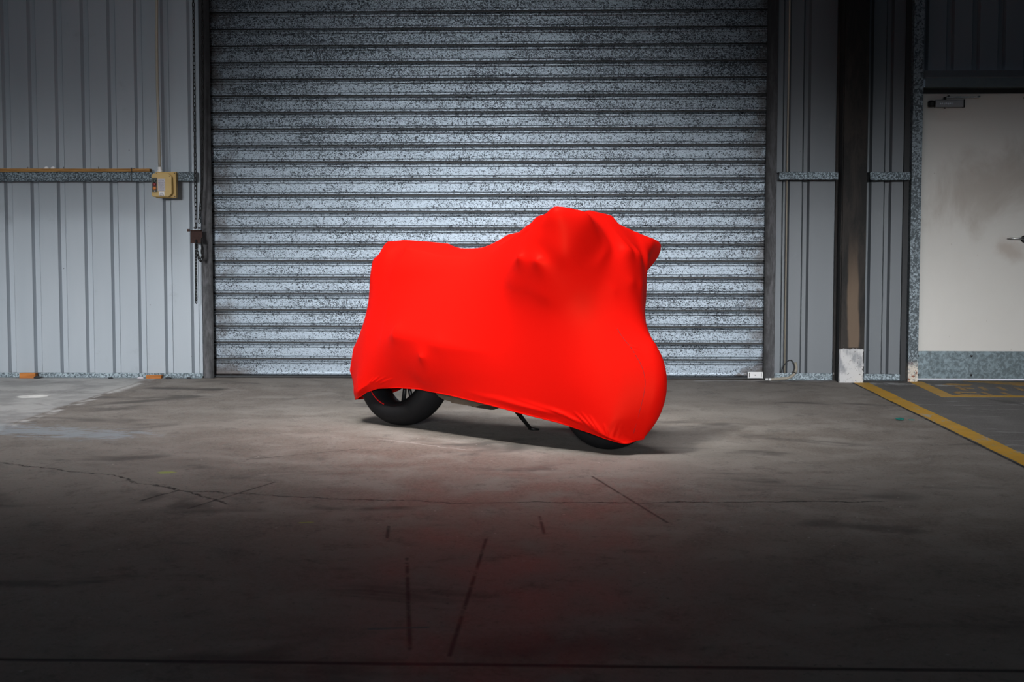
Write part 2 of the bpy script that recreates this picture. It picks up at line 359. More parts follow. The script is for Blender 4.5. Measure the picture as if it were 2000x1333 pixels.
M=dict(floor=m_floor(),sheet=m_sheet(),sheet3=m_sheet('grey_steel_sheet',.62),sheet2=m_sheet('slate_blue_steel_sheet',.38),slat=m_slat(),cover=m_cover(),column=m_column(),guide=m_guide(),post=m_post(),door=m_door(),
 yellow=m_yellow(),yellow_old=m_yellow_old(),
 girt=galvanised('galvanised_girt',(.24,.30,.34),(.016,.026,.034),95,.44,.60,.42,.45),
 foot=galvanised('galvanised_foot_angle',(.33,.40,.44),(.06,.085,.10),70,.42,.58,.5,.3),
 kick=galvanised('kick_plate_metal',(.21,.275,.305),(.10,.13,.145),38,.38,.62,.45,.35),
 timber=m_wood('pine_timber',(.46,.25,.085),(.26,.125,.04)), block=m_wood('orange_timber',(.58,.22,.06),(.36,.13,.035)),
 rubber=plain('tyre_rubber',(.009,.009,.010),.7,0,.3,60,.15,spec=.18), rim=plain('black_rim_paint',(.009,.009,.010),.4,.1,spec=.25), red_tape=plain('red_rim_tape',(.55,.01,.012),.35),
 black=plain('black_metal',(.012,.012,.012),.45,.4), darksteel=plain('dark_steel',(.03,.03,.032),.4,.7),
 pan=plain('heat_stained_steel',(.20,.155,.115),.45,.6,.6,18), body=plain('dark_bodywork',(.03,.03,.03),.35),
 chain=plain('old_chain_steel',(.012,.012,.012),.55,.3,.4,80), rust=plain('rusty_bracket_steel',(.055,.025,.020),.7,.3,.5,60),
 ivory=plain('yellowed_plastic',(.50,.33,.10),.45,0,.12,18), ivory_lid=plain('yellowed_lid_plastic',(.54,.37,.13),.42,0,.12,14), panel=plain('grey_button_plate',(.07,.07,.06),.5), paper=plain('paper_notice',(.58,.56,.60),.7),
 ink=plain('grey_ink',(.14,.13,.17),.7), white=plain('white_plastic',(.80,.80,.80),.4,0,.05), conduit=plain('aged_conduit_plastic',(.36,.33,.27),.5,0,.12,12),
 btn_g=plain('green_button',(.008,.03,.022),.3), btn_r=plain('red_button',(.20,.006,.012),.3), btn_o=plain('orange_button',(.62,.18,.02),.3),
 chrome=plain('satin_chrome',(.55,.56,.58),.25,1,.05), closer=plain('closer_aluminium',(.22,.22,.23),.4,.6,.1), lintel=plain('blue_grey_lintel',(.10,.13,.145),.5,.1), flash=plain('grey_flashing',(.16,.165,.175),.5,.1),
 thread=plain('dark_red_thread',(.30,.004,.006),.7), teal=plain('teal_plastic_scrap',(.01,.18,.15),.5), earth=plain('outside_concrete',(.6,.6,.62),.8),
 dark=plain('dull_dark_steel',(.035,.037,.04),.6,.2), cable=plain('black_cable',(.012,.012,.014),.5))

# ------------------------------------------------------------------ floor and walls
bm=bmesh.new(); 
xs=np.linspace(-9,9,2); box(bm,(-9,-16,-.12),(9,.10,0)); tag(obj('floor',bm,M['floor']),'worn stained concrete warehouse floor','floor',kind='structure')
tag(obj('ground_outside',mbox(((-9,.10,-.14),(9,3.5,-.004))),M['earth']),'pale concrete ground outside, seen through the gap under the cream door','ground',kind='structure')

def cladding(x0,x1,ribs,z0,z1,y=0,d=.030,sl=.014,w=.062):
    """sheet with recessed ribs; ribs = left edges"""
    pr=[(x0,y)]
    for r in ribs: pr+=[(r,y),(r+sl,y+d),(r+w-sl,y+d),(r+w,y)]
    pr.append((x1,y)); bm=extrude_profile(bmesh.new(),pr,z0,z1,'z')
    # swages pressed along the pans
    return bm
ribsL=[-4.089+.1934*k for k in range(-22,8)]
def solid(o,t,off=1):
    m=o.modifiers.new('thickness','SOLIDIFY'); m.thickness=t; m.offset=off; return o
ZT=4.6
wl=obj('wall_left',cladding(-8.5,-2.652,ribsL,.012,ZT),M['sheet']); tag(wl,'ribbed blue-grey steel sheet wall left of the roller shutter','wall',kind='structure')
ribsR=[1.512,1.653,2.088,2.228]
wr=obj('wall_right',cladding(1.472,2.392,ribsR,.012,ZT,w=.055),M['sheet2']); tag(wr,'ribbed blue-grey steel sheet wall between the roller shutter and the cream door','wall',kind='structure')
rA=[2.640+.178*k for k in range(-1,20)]
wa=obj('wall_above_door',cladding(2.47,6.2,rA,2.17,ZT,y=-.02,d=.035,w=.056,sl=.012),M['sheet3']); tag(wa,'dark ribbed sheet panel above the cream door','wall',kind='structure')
wf=obj('wall_beyond_door',cladding(3.44,6.2,[3.6+.19*k for k in range(13)],.012,2.17,y=0),M['sheet']); tag(wf,'ribbed steel sheet wall beyond the cream door','wall',kind='structure')

# ------------------------------------------------------------------ roller shutter
X0,X1=-2.562,1.396
def shutter():
    root=empty('door_1',(-.58,.03,0),'galvanised steel roller shutter closing the wide loading opening behind the motorcycle','roller shutter',kind='structure')
    P=.11850; zb=.137; pr=[]
    y=.035
    for k in range(0,37):
        z=zb+P*k  # groove centre
        pr+=[(y+.030,z-.0050),(y+.030,z+.0055),(y+.004,z+.0068),(y+.0005,z+.0085),(y+.0002,z+.0195),(y-.0022,z+.0214),(y+.0002,z+.0230),(y+.0012,z+.0260),(y+.0014,z+.0830),(y+.0003,z+.0860),(y-.0026,z+.0878),(y-.0004,z+.0898),(y-.0008,z+.1010),(y-.0040,z+.1032),(y-.0008,z+.1055),(y-.0042,z+.1085),(y-.0012,z+.1112),(y+.004,z+.1125)]
    # lowest slat
    low=[(y+.02,.018),(y+.002,.020),(y-.003,.026),(y-.001,.032),(y+.001,.045),(y+.001,.098),(y+.0003,.105),(y-.0016,.107),(y-.0004,.109),(y-.0008,.120),(y-.0028,.1225),(y-.0008,.1245),(y-.0028,.127),(y-.001,.1295),(y+.004,.131)]
    bm=extrude_profile(bmesh.new(),low+pr,X0-.03,X1+.03,'x')
    c=obj('curtain',bm,M['slat'],root); solid(c,.0015)
    obj('groove_shade_strip',mbox(*[((X0-.02,y+.006,zb+P*k-.0050),(X1+.02,y+.010,zb+P*k+.0056)) for k in range(37)]),M['black'],c)  # black strips stand in for the shade inside the slat grooves
    obj('bottom_rail',mbox(((X0,.012,.002),(X1,.05,.0165))),M['dark'],root,bevel=.003)
    for a,b in ((-2.640,X0),(X1-.004,1.470)):
        # channel guide, front flange and web
        bm=mbox(((a,-.035,0),(b,-.028,ZT)),((a if a<0 else b-.006,-.028,0),(a+.006 if a<0 else b,.05,ZT)))
        obj('guide_rail',bm,M['guide'],root,bevel=.0015)
    for i,zz in enumerate((.25,.95,1.65,2.35)):
        pass
    lk=obj('latch_plate',mbox(((1.284,-.016,.014),(1.391,-.010,.058)),((1.284,-.022,.014),(1.290,-.010,.058)),((1.385,-.022,.014),(1.391,-.010,.058)),((1.300,-.008,.02),(1.375,.030,.05))),M['white'],root,bevel=.001)
    lk['label']='white latch plate'
    obj('latch_slot',mbox(((1.2935,-.0175,.019),(1.2975,-.0155,.053))),M['black'],root); obj('latch_slot',mbox(((1.3785,-.0175,.019),(1.3825,-.0155,.053))),M['black'],root)
    bm=bmesh.new(); lathe(bm,(1.337,-.0195,.035),(0,1,0),[(0,0),(.003,0),(.004,.004)],10); obj('latch_screw',bm,M['darksteel'],root)
    return root
shutter()

# ------------------------------------------------------------------ girts, foot angles, posts, column
def girt(name,x0,x1,z0,z1,label,nm='trim_1'):
    d=.125; bm=mbox(((x0,-d,z0),(x1,-d+.003,z1)),((x0,-d,z1-.003),(x1,-.001,z1)),((x0,-d,z0),(x1,-d+.02,z0+.003)))
    return tag(obj(nm,bm,M['girt'],bevel=.001),label,'wall rail',kind='structure')
girt('g',-8.5,-2.660,1.421,1.484,'galvanised horizontal wall rail left of the roller shutter carrying the timber batten','trim_1')
girt('g',1.474,1.885,1.420,1.476,'short galvanised wall rail between the roller shutter and the dark column','trim_2')
girt('g',2.105,2.385,1.416,1.474,'short galvanised wall rail between the dark column and the galvanised door post','trim_3')
def foot(x0,x1,z,nm,label):
    bm=bmesh.new(); n=60; 
    vt=[]
    for i in range(n+1):
        x=x0+(x1-x0)*i/n; vt.append((bm.verts.new((x,-.012,z+random.uniform(-.002,.002))),bm.verts.new((x,-.014,.001)),bm.verts.new((x,-.05-random.uniform(0,.012),.002)),bm.verts.new((x,.008,z))))
    for a,b in zip(vt,vt[1:]):
        bm.faces.new((a[0],a[1],b[1],b[0])); bm.faces.new((a[1],a[2],b[2],b[1])); bm.faces.new((a[3],a[0],b[0],b[3]))
    return tag(solid(obj(nm,bm,M['foot']),.0015),label,'foot angle',kind='structure')
foot(-8.5,-2.655,.034,'baseboard_left','galvanised angle strip along the foot of the left wall sheets')
foot(1.474,1.885,.048,'baseboard_centre','galvanised angle strip at the foot of the wall between the roller shutter and the column')
foot(2.085,2.375,.045,'baseboard_right','galvanised angle strip at the foot of the wall between the column and the door post')
cr=empty('steel_column',(1.988,-.1,0),'tall dark steel I-section column with a whitewashed foot beside the yellow line','column')
obj('front_flange',mbox(((1.906,-.192,0),(2.071,-.182,ZT))),M['column'],cr,bevel=.0015)
obj('rear_flange',mbox(((1.884,-.032,0),(2.092,-.016,ZT))),M['column'],cr,bevel=.0015)
obj('web',mbox(((1.981,-.182,0),(1.996,-.032,ZT))),M['column'],cr)
obj('side_plate',mbox(((1.900,-.182,.0),(1.905,-.034,ZT))),M['column'],cr)
pr_=[(2.4035,-.02),(2.4035,-.1),(2.4655,-.1),(2.4655,-.02)]
bm=mbox(((2.398,-.10,0),(2.468,-.096,ZT)),((2.464,-.096,0),(2.468,-.012,ZT)),((2.398,-.096,0),(2.402,-.012,ZT)))
tag(obj('door_post',bm,M['post'],bevel=.001),'speckled galvanised channel post left of the cream door with a rusty whitened foot','post')
tag(obj('gap_shade_strip',mbox(((2.368,-.03,0),(2.398,-.02,ZT)),((2.362,-.03,0),(2.368,0.01,ZT))),M['dark']),'dark narrow strip standing in for the shaded gap beside the galvanised door post','flashing',kind='structure')  # dark strip in place of the shaded gap next to the post

# ------------------------------------------------------------------ cream door
def door():
    r=empty('door_2',(2.9,.0,0),'cream painted steel personnel door with a galvanised kick plate','door',kind='structure')
    x0,x1=2.472,3.392
    obj('leaf',mbox(((x0,-.02,.013),(x1,.02,2.024))),M['door'],r,bevel=.002)
    obj('kick_plate',mbox(((x0+.001,-.024,.017),(x1-.002,-.0205,.212))),M['kick'],r)
    for x in (2.484,2.862,3.244):
        for z in (.178,.042):
            bm=bmesh.new(); lathe(bm,(x,-.030,z),(0,1,0),[(0,0),(.006,.001),(.009,.006)],10); obj('screw',bm,M['darksteel'],r)
    cl=obj('closer',mbox(((2.560,-.075,1.926),(2.756,-.022,1.978))),M['closer'],r,bevel=.003); cl['label']='grey aluminium door closer body'
    obj('closer_end_cap',mbox(((2.516,-.07,1.928),(2.560,-.022,1.976))),M['black'],cl,bevel=.012)
    obj('closer_end_cap',mbox(((2.756,-.077,1.924),(2.764,-.022,1.980))),M['black'],cl,bevel=.002)
    bm=bmesh.new(); lathe(bm,(2.632,-.048,1.976),(0,0,1),[(0,0),(.010,0),(.010,.022),(0,.022)],12); lathe(bm,(2.632,-.048,1.918),(0,0,1),[(0,0),(.006,0),(.006,.010),(0,.010)],10); obj('closer_spindle',bm,M['black'],cl)
    # raised lettering bars on the closer body, illegible in the photo
    obj('nameplate_marks',mbox(*[((2.592+.0135*i,-.0765,1.945+.002*(i%2)),(2.600+.0135*i,-.0748,1.957)) for i in range(7)]),M['chrome'],cl)
    obj('closer_arm',mbox(((2.640,-.052,1.994),(2.872,-.040,2.002))),M['chrome'],r,bevel=.001)
    obj('closer_arm',mbox(((2.862,-.048,1.996),(2.876,-.01,2.006)),((2.650,-.058,2.003),(2.662,-.038,2.010))),M['darksteel'],r)
    obj('stay_bracket',mbox(((3.182,-.05,1.988),(3.26,-.022,1.998))),M['closer'],r,bevel=.001)
    h=empty('lever_handle',(0,0,0),None,None); h.parent=r; h.location=(3.212-2.9,-.022,1.008)
    bm=bmesh.new(); lathe(bm,(3.212,-.036,1.006),(0,1,0),[(0,-.002),(.020,-.002),(.026,.004),(.026,.014)],28); obj('rose',bm,M['darksteel'],h,smooth=False)
    bm=bmesh.new(); tube(bm,[(3.212,-.036,1.012),(3.212,-.072,1.012),(3.198,-.078,1.012),(3.15,-.078,1.010),(3.105,-.076,1.012),(3.094,-.07,1.012)],[.008,.008,.0085,.0065,.006,.0055],12); obj('lever',bm,M['chrome'],h,smooth=True)
    bm=bmesh.new(); lathe(bm,(3.222,-.040,1.034),(0,1,0),[(0,-.004),(.009,-.004),(.009,.014)],16); obj('thumb_turn',bm,M['black'],h)
    return r
door()
tag(obj('trim_5',mbox(((2.47,-.15,2.060),(3.50,-.144,2.122)),((2.47,-.15,2.058),(3.50,.0,2.062))),M['lintel'],bevel=.001),'blue-grey lintel channel over the cream door','lintel',kind='structure')
tag(obj('trim_6',mbox(((2.47,-.055,2.124),(3.50,-.05,2.183)),((2.47,-.15,2.122),(3.50,-.05,2.126))),M['flash']),'grey flashing strip above the lintel of the cream door','flashing',kind='structure')
tag(obj('head_shade_strip',mbox(((2.47,-.03,2.026),(3.40,.02,2.058))),M['black']),'door head strip between the cream door and the lintel, black as the shadow there','door head',kind='structure')  # head strip coloured black to give the shadow under the lintel
tag(obj('trim_7',mbox(((3.396,-.06,0),(3.44,.02,2.06))),M['post']),'right jamb of the cream door','door jamb',kind='structure')

# ------------------------------------------------------------------ left wall fittings
def bat():
    bm=bmesh.new(); a=(-5.2,1.4865,1.514); 
    v=[]
    for x,zb,zt in ((-5.4,1.4865,1.511),(-4.08,1.4865,1.512),(-3.5,1.4865,1.510),(-2.988,1.4865,1.509)):
        v.append([bm.verts.new((x,-.112,zb)),bm.verts.new((x,-.112,zt)),bm.verts.new((x,-.055,zt)),bm.verts.new((x,-.055,zb))])
    for A,B in zip(v,v[1:]):
        for k in range(4): bm.faces.new((A[k],A[(k+1)%4],B[(k+1)%4],B[k]))
    bm.faces.new(v[0]); bm.faces.new(v[-1])
    return tag(obj('timber_batten',bm,M['timber'],bevel=.001),'long pale timber batten lying on top of the left wall rail','batten')
bat()
for x,l in ((-3.742,'left of the pair of small round white caps on the timber batten'),(-3.694,'right of the pair of small round white caps on the timber batten')):
    bm=bmesh.new(); lathe(bm,(x,-.088,1.5095),(0,0,1),[(.0175,0),(.017,.006),(.013,.012),(.007,.0155),(0,.017)],20); tag(obj('round_cap',bm,M['white'],smooth=True,origin=(x,-.088,1.5095)),l,'cap',group='white caps on the batten')
for x,l in ((-3.872,'small pale screw tip on the batten left of the two white caps'),(-3.612,'small pale screw tip on the batten just right of the two white caps'),(-3.36,'small pale screw tip on the batten nearest the control box')):
    bm=bmesh.new(); lathe(bm,(x,-.10,1.508),(0,0,1),[(.002,0),(.002,.010),(.0035,.011),(.0035,.014),(0,.016)],8); tag(obj('screw',bm,M['chrome'],origin=(x,-.10,1.508)),l,'screw',group='screws on the batten')
bm=mbox(((-3.118,-.1285,1.416),(-3.113,-.1265,1.515)),((-3.118,-.1285,1.5125),(-3.113,-.05,1.5145))); tag(obj('cable_tie',bm,M['black']),'black cable tie strapping the timber batten to the left wall rail','cable tie')
bm=bmesh.new(); lathe(bm,(-2.968,-.130,1.424),(0,1,0),[(0,-.004),(.004,-.003),(.006,.003)],12); tag(obj('rail_screw',bm,M['chrome'],smooth=True,origin=(-2.968,-.13,1.424)),'bright screw head on the wall rail just left of the control box','screw')

def oct_(bm,x0,x1,z0,z1,c,y0,y1,corners=(1,1,1,1)):
    p=[]
    a,b,d,e=[c*k for k in corners]  # bl br tr tl
    p+=[(x0+a,z0)] if a else [(x0,z0)]
    p+=[(x1-b,z0),(x1,z0+b)] if b else [(x1,z0)]
    p+=[(x1,z1-d),(x1-d,z1)] if d else [(x1,z1)]
    p+=[(x0+e,z1),(x0,z1-e)] if e else [(x0,z1)]
    if a: p+=[(x0,z0+a)]
    A=[bm.verts.new((x,y0,z)) for x,z in p];B=[bm.verts.new((x,y1,z)) for x,z in p]
    bm.faces.new(A);bm.faces.new(B[::-1])
    for k in range(len(p)): bm.faces.new((A[k],A[(k+1)%len(p)],B[(k+1)%len(p)],B[k]))
    return bm
def control():
    x0,x1,z0,z1=-2.942,-2.782,1.298,1.482
    r=empty('control_box',((x0+x1)/2,-.127,z0),'yellowed plastic shutter control box with three buttons on the left wall rail','control box')
    obj('base',mbox(((x0+.012,-.170,z0),(x1,-.127,z1))),M['ivory'],r,bevel=.004)
    l=obj('lid',oct_(bmesh.new(),x0-.003,x1-.020,z0+.006,z1-.012,.024,-.215,-.172,(.4,1,1,.6)),M['ivory_lid'],r,bevel=.003)
    for x in (x0+.022,x1-.010):
        for z in (z0+.009,z1-.009):
            bm=bmesh.new(); lathe(bm,(x,-.1725,z),(0,1,0),[(0,0),(.0038,0),(.0038,.003)],10); obj('fixing_screw',bm,M['black'],r)
    bm=bmesh.new(); lathe(bm,(x1-.034,-.2165,z1-.032),(0,1,0),[(0,0),(.0035,0),(.0035,.003)],10); obj('lid_screw',bm,M['rust'],r)
    p=obj('button_plate',mbox(((x0-.002,-.219,1.340),(x0+.038,-.2155,1.440))),M['panel'],r,bevel=.001)
    for z,m,nm in ((1.417,'btn_g','dark green button'),(1.392,'btn_r','red button'),(1.365,'btn_o','orange button')):
        bm=bmesh.new(); lathe(bm,(x0+.019,-.2185,z),(0,-1,0),[(.0125,0),(.0125,.003),(.0105,.004),(.0105,.008),(.009,.010),(0,.0105)],20); b=obj('push_button',bm,M[m],p); b['label']=nm
    bm=bmesh.new(); lathe(bm,(x0+.019,-.2187,1.346),(0,-1,0),[(.0035,0),(.0035,.002),(0,.0025)],10); b=obj('plate_screw',bm,M['chrome'],p)
    n=obj('notice',mbox(((x0+.042,-.2168,1.343),(x0+.094,-.2160,1.433))),M['paper'],r)
    rows=[]
    for i in range(12):
        z=1.428-.0068*i; xs=x0+.046; k=0
        while xs<x0+.088:
            w=random.uniform(.003,.009); rows.append(((xs,-.2173,z-.0024),(min(xs+w,x0+.090),-.2169,z))); xs+=w+.0025
    obj('notice_text',mbox(*rows),M['ink'],n)
    n2=obj('sticker',mbox(((x0+.048,-.2168,z0+.014),(x0+.088,-.2160,1.341))),M['white'],r)
    rows=[((x0+.058,-.2173,1.330),(x0+.076,-.2169,1.334)),((x0+.053,-.2173,1.321),(x0+.066,-.2169,1.326)),((x0+.068,-.2173,1.321),(x0+.082,-.2169,1.326)),((x0+.052,-.2173,1.3135),(x0+.070,-.2169,1.317)),((x0+.074,-.2173,1.3135),(x0+.084,-.2169,1.317))]
    obj('sticker_text',mbox(*rows),M['black'],n2)
control()
cz=empty('conduit',(-2.90,-.15,1.482),'thin beige plastic conduit rising up the left wall from the control box','conduit')
pts=[(-2.902,-.152,1.485),(-2.903,-.152,1.56),(-2.906,-.150,1.8),(-2.912,-.146,2.1),(-2.912,-.142,2.4),(-2.906,-.142,2.7),(-2.90,-.14,3.1),(-2.90,-.14,ZT)]
o=obj('pipe',tube(bmesh.new(),pts,.0105,14),M['conduit'],cz,smooth=True)
bm=bmesh.new(); lathe(bm,(-2.902,-.152,1.482),(0,0,1),[(0,0),(.017,0),(.017,.012),(.014,.014),(.014,.034),(.011,.036)],18); o=obj('gland',bm,M['white'],cz); o['label']='grey-white conduit gland'

# ------------------------------------------------------------------ hoist chains
def link_mesh():
    bm=bmesh.new(); L=.0135;w=.0072; pts=[]
    for a in np.linspace(0,2*math.pi,20,endpoint=False):
        x=w*math.cos(a); z=w*math.sin(a)+(L-w/2 if math.sin(a)>0 else -(L-w/2))*1.0
        pts.append((x,0,z))
    tube(bm,pts,.0035,7,closed=True)
    me=bpy.data.meshes.new('chain_link'); bm.to_mesh(me); bm.free(); me.materials.append(M['chain'])
    for p in me.polygons: p.use_smooth=True
    return me
LM=link_mesh()
def chain(name,path,label,spacing=.0292,start=0):
    pts=[np.array(p,float) for p in path]
    s=np.r_[0,np.cumsum([np.linalg.norm(b-a) for a,b in zip(pts,pts[1:])])]; P=np.array(pts)
    r=empty(name,pts[0],label,'chain',group='shutter hoist chains')
    n=int(s[-1]/spacing)
    for i in range(n+1):
        q=np.array([np.interp(i*spacing,s,P[:,k]) for k in range(3)]); q2=np.array([np.interp(min(i*spacing+.01,s[-1]),s,P[:,k]) for k in range(3)]); q1=np.array([np.interp(i*spacing-.01 if i else 0,s,P[:,k]) for k in range(3)])
        t=Vector(q2-q1).normalized(); rot=t.to_track_quat('Z','Y')
        o=bpy.data.objects.new('link',LM); COL.objects.link(o); o.parent=r; o.location=q-pts[0]
        tw=math.radians(35 if i%2 else -55)+random.uniform(-.2,.2)
        o.rotation_euler=(rot.to_matrix().to_4x4()@Matrix.Rotation(tw,4,'Z')).to_euler()
yc=-.165
chain('hoist_chain',[(-2.640,yc,3.15),(-2.641,yc,2.6),(-2.643,yc,2.0),(-2.645,yc,1.5),(-2.646,yc,1.085)],'long hanging chain left of the shutter guide, its left strand')
chain('hoist_chain',[(-2.575,yc,3.15),(-2.578,yc,2.5),(-2.586,yc,1.9),(-2.596,yc,1.4),(-2.608,yc,1.27),(-2.618,yc,1.16),(-2.620,yc,1.11)],'hanging chain in front of the shutter guide, its right strand above the rusty bracket')
chain('hoist_chain',[(-2.648,yc,.985),(-2.650,yc,.80),(-2.652,yc,.55)],'loose chain end hanging below the rusty bracket',spacing=.021)
chain('hoist_chain',[(-2.643,yc-.006,.985),(-2.637,yc-.012,.92),(-2.622,yc-.012,.862),(-2.611,yc-.012,.852),(-2.602,yc-.012,.875),(-2.600,yc-.012,.94),(-2.604,yc-.006,1.0)],'short loop of chain hanging right below the rusty bracket',spacing=.026)
br=empty('chain_bracket',(-2.655,-.13,.975),'small rusty steel chain bracket beside the left shutter guide','bracket')
obj('back_plate',mbox(((-2.690,-.150,.978),(-2.606,-.146,1.066)),((-2.690,-.146,1.0),(-2.660,-.002,1.05))),M['rust'],br,bevel=.001)
obj('shelf',mbox(((-2.704,-.186,1.066),(-2.606,-.146,1.072)),((-2.704,-.188,1.060),(-2.69,-.165,1.078))),M['rust'],br,bevel=.001)
bm=bmesh.new(); lathe(bm,(-2.652,-.152,1.085),(0,1,0),[(0,-.03),(.008,-.03),(.008,.0)],12); lathe(bm,(-2.622,-.152,1.085),(0,1,0),[(0,-.03),(.007,-.03),(.007,.0)],12); obj('hook_pin',bm,M['darksteel'],br)

# ------------------------------------------------------------------ things by the foot of the wall
def block(x0,x1,z1,y0,label,rot=0):
    return tag(obj('timber_block',mbox(((x0,y0,0),(x1,y0+.05,z1))),M['block'],bevel=.002),label,'timber block',group='timber offcuts by the left wall')
block(-3.976,-3.858,.037,-.085,'orange timber offcut standing at the wall foot on the pale slab, far left')
block(-3.050,-2.938,.024,-.080,'flat orange timber offcut at the wall foot where the pale slab ends')
random.seed(9)
for x,y,s,l in ((-3.84,-.095,.016,'dark rubble crumb right beside the left timber offcut'),(-3.30,-.10,.012,'small dark rubble crumb midway along the left wall foot'),(-3.08,-.105,.014,'pale rubble crumb just left of the right timber offcut'),(-2.88,-.10,.013,'dark rubble crumb just right of the right timber offcut'),(-2.73,-.10,.012,'dark rubble crumb nearest the left shutter guide')):
    bm=bmesh.new(); bmesh.ops.create_icosphere(bm,subdivisions=2,radius=s)
    for v in bm.verts: v.co=Vector((v.co.x*random.uniform(1.2,2.0),v.co.y*random.uniform(.8,1.1),max(v.co.z,-s*.4)*random.uniform(.5,.9)))
    zmin=min(v.co.z for v in bm.verts); bm.transform(Matrix.Translation((x,y,-zmin+.0005)))
    tag(obj('rubble',bm,M['dark'] if 'dark' in l else M['paper']),l,'rubble',group='rubble crumbs along the left wall foot')
# conduit and hose by the right guide
cz=empty('drop_conduit',(1.545,-.03,.05),'thin beige conduit running down the wall right of the shutter guide','conduit')
obj('pipe',tube(bmesh.new(),[(1.545,-.022,ZT),(1.548,-.022,2.4),(1.545,-.022,1.6),(1.545,-.022,.052)],.0062,12),M['conduit'],cz,smooth=True)
hz=empty('flexible_hose',(1.50,-.06,0),'old beige flexible hose curling up from the floor right of the shutter guide','hose')
def spline(P,n=60):
    P=np.array(P,float); t=np.linspace(0,len(P)-1,n); out=[]
    for q in t:
        i=int(min(q,len(P)-2)); f=q-i; p0=P[max(i-1,0)];p1=P[i];p2=P[i+1];p3=P[min(i+2,len(P)-1)]
        out.append(.5*((2*p1)+(-p0+p2)*f+(2*p0-5*p1+4*p2-p3)*f*f+(-p0+3*p1-3*p2+p3)*f**3))
    return out
hp=spline([(1.440,-.09,.012),(1.50,-.09,.016),(1.56,-.085,.022),(1.600,-.08,.046),(1.618,-.075,.080),(1.618,-.07,.110),(1.612,-.065,.130)],70)
obj('hose',tube(bmesh.new(),hp,[.0095+.0012*(i%2) for i in range(len(hp))],12),M['conduit'],hz,smooth=False)
bm=bmesh.new(); tube(bm,[(1.400,-.09,.012),(1.418,-.09,.012)],.0085,12); tube(bm,[(1.422,-.09,.012),(1.440,-.09,.012)],.010,12); o=obj('end_fitting',bm,M['white'],hz); o['label']='white end fitting'
hb=[hp[38],hp[40]]; obj('collar',tube(bmesh.new(),hb,.013,12),M['black'],hz)
tag(obj('power_cable',tube(bmesh.new(),spline([(1.604,-.046,.124),(1.598,-.044,.138),(1.583,-.042,.146),(1.555,-.040,.130),(1.530,-.036,.090),(1.518,-.034,.052)],40),.0032,8),M['cable'],smooth=True),'thin black cable looping from the hose tip over the conduit foot','cable')
bm=bmesh.new(); bmesh.ops.create_icosphere(bm,subdivisions=2,radius=.022)
for v in bm.verts: v.co=Vector((v.co.x*random.uniform(.8,1.3),v.co.y*random.uniform(.6,1.2),v.co.z*.35*random.uniform(.6,1.1)))
zmin=min(v.co.z for v in bm.verts); bm.transform(Matrix.Translation((1.835,-2.33,-zmin+.0005))); tag(obj('plastic_scrap',bm,M['teal']),'crumpled teal plastic scrap on the floor left of the yellow line','plastic scrap')
bm=bmesh.new(); box(bm,(1.885,-2.33,.0005),(1.915,-2.31,.004)); tag(obj('plastic_scrap',bm,M['teal']),'tiny flat teal flake right of the crumpled teal scrap','plastic scrap')

# ------------------------------------------------------------------ paint on the floor
def paint(polys,name,mat,label,z=.0012):
    bm=bmesh.new()
    for pl in polys:
        A=[bm.verts.new((x,y,z)) for x,y in pl]; B=[bm.verts.new((x,y,.0001)) for x,y in pl]; bm.faces.new(A)
        for k in range(len(pl)): bm.faces.new((A[k],A[(k+1)%len(pl)],B[(k+1)%len(pl)],B[k]))
    return tag(obj(name,bm,mat),label,'floor marking')
le=[(2.000+.004*math.sin(k*1.7)+.003*random.uniform(-1,1)+.002*k*.2,-.19-.155*k) for k in range(40)]; re_=[(x+.105+random.uniform(-.002,.002),y) for x,y in le]
paint([[a,b,c,d] for a,b,c,d in zip(le,le[1:],re_[1:],re_)],'painted_line',M['yellow'],'long worn yellow line on the floor starting at the whitewashed column foot')
paint([[(2.405,-.1),(2.500,-.1),(2.472,-1.02),(2.375,-1.11)],[(2.375,-1.11),(2.472,-1.02),(3.6,-1.005),(3.6,-1.11)]],'painted_box_outline',M['yellow'],'yellow painted box outline on the floor in front of the cream door')
paint([[(2.80,-.045),(3.00,-.045),(3.6,-.30),(3.6,-.58),(3.1,-.36)]],'painted_diagonal',M['yellow_old'],'faded yellow diagonal band on the floor just under the cream door')
def fp(px,py): q=floorpt(px,py); return (q[0],q[1])
STR=[((2.661,-.333),(2.880,-.449),.055),((2.700,-.548),(2.700,-.770),.016)]
strokes=[((1845,750.5),(1896,753.2),.075),((1869,756),(1887,763.5),.022),((1888,757.5),(1896,760),.03),((1914,756.5),(1927,763),.022),((1949,756.5),(1964,763),.022),((1984,757.5),(2001,764),.022),((1867,766.5),(1906,767),.04),((1867,767),(1877,771),.022),((1875,771),(1915,771.8),.03),((1918,766.5),(1935,772),.02),((1957,767),(1975,773),.02)]
pol=[]
for a,b,w in strokes:
    A=np.array(fp(*a));B=np.array(fp(*b)); d=(B-A)/np.linalg.norm(B-A); nn=np.array([-d[1],d[0]])*w/2*1.6
    pol.append([tuple(A-nn),tuple(B-nn),tuple(B+nn),tuple(A+nn)])
paint(pol,'stencilled_lettering',M['yellow_old'],'faded yellow stencilled lettering inside the painted box before the door')

